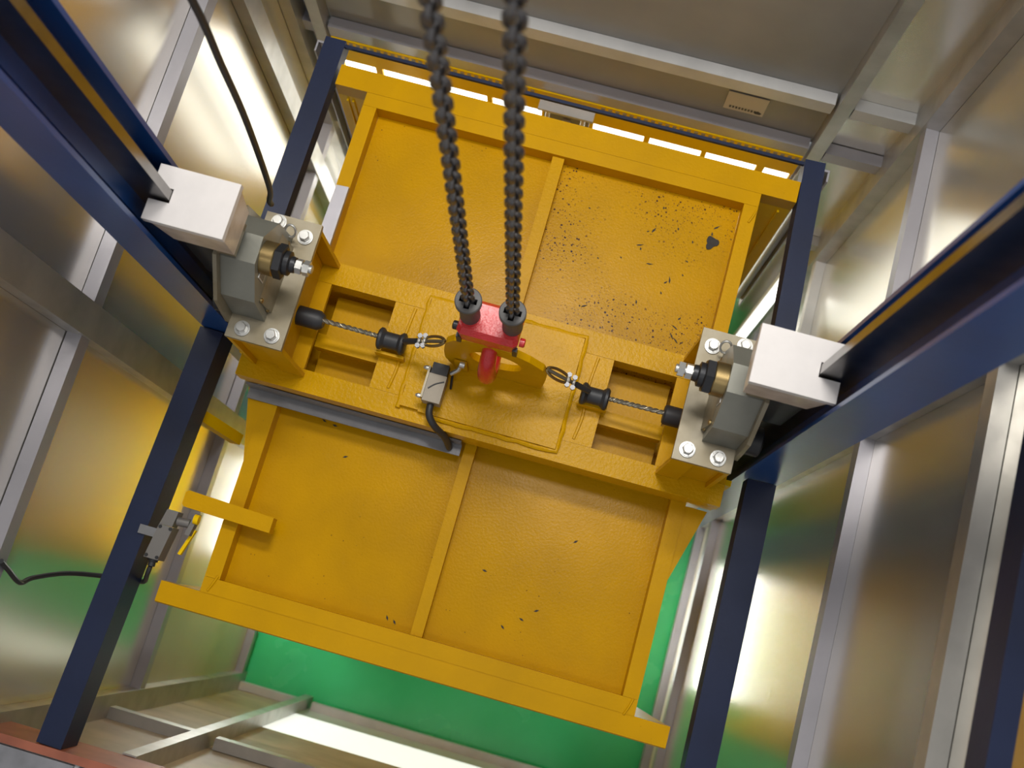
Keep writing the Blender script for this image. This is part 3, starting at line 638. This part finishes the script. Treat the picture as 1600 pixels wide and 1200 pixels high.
obj('swivel_collar', lathe(B(), (HX, HY, 0.400), (0, 0, 1), [(0, 0.018), (0.006, 0.022), (0.029, 0.026)], 20), 'red_paint', t, smooth=True)
hk = smoothpath([(HX, HY - 0.002, 0.425), (HX, HY - 0.010, 0.385), (HX, HY - 0.042, 0.345), (HX, HY - 0.056, 0.295), (HX, HY - 0.045, 0.250), (HX, HY - 0.012, 0.236), (HX, HY + 0.020, 0.252), (HX, HY + 0.030, 0.290), (HX, HY + 0.030, 0.318)], 5)
n = len(hk); rr = [0.013 + 0.008 * math.sin(math.pi * min(1, i / (n * 0.9))) for i in range(n)]; rr[-1] = 0.005; rr[-2] = 0.008
obj('hook', tube(B(), hk, rr, 14), 'red_paint', t, smooth=True)
CHX = (-0.249, -0.1585)
for x in CHX:
    b_ = B()
    # bell-shaped rubber guide with a cross-shaped slot
    n = 32; ro = 0.0275
    prof = [(0.536, 0.020), (0.545, 0.0215), (0.622, 0.0195), (0.630, 0.0215), (0.634, ro), (0.646, ro), (0.648, ro - 0.002)]
    rings = [[b_.verts.new((x + r * math.cos(2 * math.pi * k / n), HY + r * math.sin(2 * math.pi * k / n), z)) for k in range(n)] for z, r in prof]
    for i in range(len(rings) - 1):
        for k in range(n): b_.faces.new((rings[i][k], rings[i][(k + 1) % n], rings[i + 1][(k + 1) % n], rings[i + 1][k]))
    b_.faces.new(rings[0][::-1])
    w, a = 0.0058, 0.0180
    plus = [(-w, -a), (w, -a), (w, -w), (a, -w), (a, w), (w, w), (w, a), (-w, a), (-w, w), (-a, w), (-a, -w), (-w, -w)]
    top = [b_.verts.new((x + p[0], HY + p[1], 0.648)) for p in plus]; bot = [b_.verts.new((x + p[0], HY + p[1], 0.600)) for p in plus]
    es = [b_.edges.get((rings[-1][k], rings[-1][(k + 1) % n])) for k in range(n)] + [b_.edges.new((top[i], top[(i + 1) % 12])) for i in range(12)]
    bmesh.ops.triangle_fill(b_, use_beauty=True, use_dissolve=False, edges=es)
    for i in range(12): b_.faces.new((top[i], top[(i + 1) % 12], bot[(i + 1) % 12], bot[i]))
    b_.faces.new(bot)
    obj('chain_bell', b_, 'rubber_grey', t, smooth=True)
# chain links
def link_bm():
    b_ = B(); pitch = 0.0225; r = 0.0042; w = 0.0098; pts = []
    hl = pitch / 2 + r - w
    for k in range(9): a = math.pi * k / 8; pts.append((w * math.cos(a), hl + w * math.sin(a)))
    for k in range(9): a = math.pi + math.pi * k / 8; pts.append((w * math.cos(a), -hl + w * math.sin(a)))
    m = len(pts); nn = 8; rings = []
    for i in range(m):
        p = Vector((pts[i][0], 0, pts[i][1])); q0 = pts[i - 1]; q1 = pts[(i + 1) % m]
        d = Vector((q1[0] - q0[0], 0, q1[1] - q0[1])).normalized(); s = Vector((0, 1, 0)); u = d.cross(s)
        rings.append([b_.verts.new(p + (u * math.cos(2 * math.pi * k / nn) + s * math.sin(2 * math.pi * k / nn)) * r * 1.1) for k in range(nn)])
    for i in range(m):
        for k in range(nn): b_.faces.new((rings[i][k], rings[i][(k + 1) % nn], rings[(i + 1) % m][(k + 1) % nn], rings[(i + 1) % m][k]))
    return b_
lk = None
for x, lab in ((CHX[0], 'left dark steel hoist chain hanging down to the red hook block'), (CHX[1], 'right dark steel hoist chain hanging down to the red hook block')):
    t = thing('hoist_chain', lab, 'chain', (x, HY, 0.61), 'hoist chains')
    for k in range(112):
        z = 0.618 + k * 0.0225
        jit = random.uniform(-0.06, 0.06)
        if lk is None:
            lk = obj('link', link_bm(), 'chain_steel', t, smooth=True, at=(0, 0, 0)); lk.location = Vector((x, HY, z)) - WL[t]; lk.rotation_euler = (0, 0, jit)
        else: inst('link', lk, (x, HY, z), t, (0, 0, (math.pi / 2 if k % 2 else 0) + jit))

# ------------------------------------------------------------------ left limit switch, its bracket, cables and bars
t = thing('side_limit_switch', 'grey limit switch with roller arm mounted on the near left blue beam', 'limit switch', (-0.87, 0.0, -0.02))
obj('bracket', box(B(), (-0.936, -0.022, 0.0262), (-0.884, 0.000, 0.032)), 'grey_metal', t, bevel=0.001, seg=1)
bd = obj('body', prism(B(), [(-0.898, -0.072), (-0.862, -0.072), (-0.852, 0.012), (-0.888, 0.012)], 'z', -0.005, 0.045), 'switch_grey', t, bevel=0.003)
obj('head', prism(B(), [(-0.889, 0.0125), (-0.857, 0.0125), (-0.853, 0.052), (-0.882, 0.052)], 'z', 0.0, 0.040), 'switch_grey', t, bevel=0.003)
for p in ((-0.893, -0.066), (-0.866, -0.066), (-0.883, 0.007), (-0.857, 0.007)):
    obj('screw', lathe(B(), (p[0], p[1], 0.0452), (0, 0, 1), [(0, 0.0045), (0.003, 0.004)], 10), 'black_steel', bd)
obj('shaft', tube(B(), [(-0.853, 0.030, 0.024), (-0.822, 0.032, 0.024)], 0.011, 12), 'switch_grey', t, smooth=True)
arm = obj('roller_arm', prism(B(), [(-0.824, 0.004), (-0.812, 0.004), (-0.804, 0.060), (-0.816, 0.060)], 'z', 0.010, 0.034), 'switch_grey', t, bevel=0.003)
obj('arm_roller', lathe(B(), (-0.806, 0.046, 0.036), (1, 0, 0), [(-0.006, 0.012), (0.006, 0.012)], 16), 'yellow_clean', arm, smooth=True)
obj('yellow_strip', prism(B(), [(-0.832, -0.045), (-0.824, -0.046), (-0.806, 0.02), (-0.813, 0.022)], 'z', 0.0, 0.012), 'yellow_clean', t)
obj('cable_gland', lathe(B(), (-0.881, -0.072, 0.02), (0, -1, 0), [(0, 0.013), (0.006, 0.013), (0.007, 0.009), (0.018, 0.009)], 12), 'black_rubber', t, smooth=True)
tag(obj('switch_cable', tube(B(), smoothpath([(-0.882, -0.09, 0.02), (-0.888, -0.112, 0.005), (-0.91, -0.132, -0.06), (-0.95, -0.14, -0.12), (-1.03, -0.15, -0.14), (-1.10, -0.165, -0.06), (-1.132, -0.19, 0.05), (-1.133, -0.205, 0.11), (-1.133, -0.18, 0.19), (-1.134, -0.162, 0.24)], 5), 0.0062, 8), 'black_rubber', smooth=True), 'thin black cable sagging from the side limit switch to the left wall rail', 'cable')
tag(obj('travelling_cable', tube(B(), smoothpath([(-0.735, 0.70, 2.25), (-0.705, 0.74, 1.6), (-0.699, 0.75, 1.248), (-0.706, 0.75, 1.057), (-0.715, 0.75, 0.843), (-0.743, 0.75, 0.527), (-0.768, 0.754, 0.42), (-0.772, 0.758, 0.385)], 6), 0.0065, 8), 'black_rubber', smooth=True), 'thin black cable hanging down beside the left guide shoe', 'cable')
# yellow striker bar clamped under the blue beam
bm = hollow(B(), (-0.868, 0.292, -0.28), (-0.965, 0.318, -0.08), 0.036, 0.030, 0.004, up=(0, 1, 0))
tag(obj('striker_bar', bm, 'yellow_clean', bevel=0.003), 'short bright yellow square bar sticking out from under the left blue beam', 'bar')
# paper sticker on the rear wall
t = thing('wall_sticker', 'faded white paper label stuck on the rear wall panel', 'sticker', (0.267, YR + TT - 0.001, -0.34))
obj('paper', box(B(), (0.206, YR + TT - 0.002, -0.345), (0.328, YR + TT - 0.0005, -0.243)), 'sticker', t)
for k in range(9):
    x = 0.222 + k * 0.0095
    obj('print_mark', box(B(), (x, YR + TT - 0.0028, -0.332), (x + 0.006, YR + TT - 0.0021, -0.320)), 'rubber_grey', t)
obj('logo_mark', prism(B(), [(0.302, -0.336), (0.318, -0.336), (0.322, -0.328), (0.310, -0.318), (0.300, -0.326)], 'y', YR + TT - 0.0028, YR + TT - 0.0021), 'ink', t)
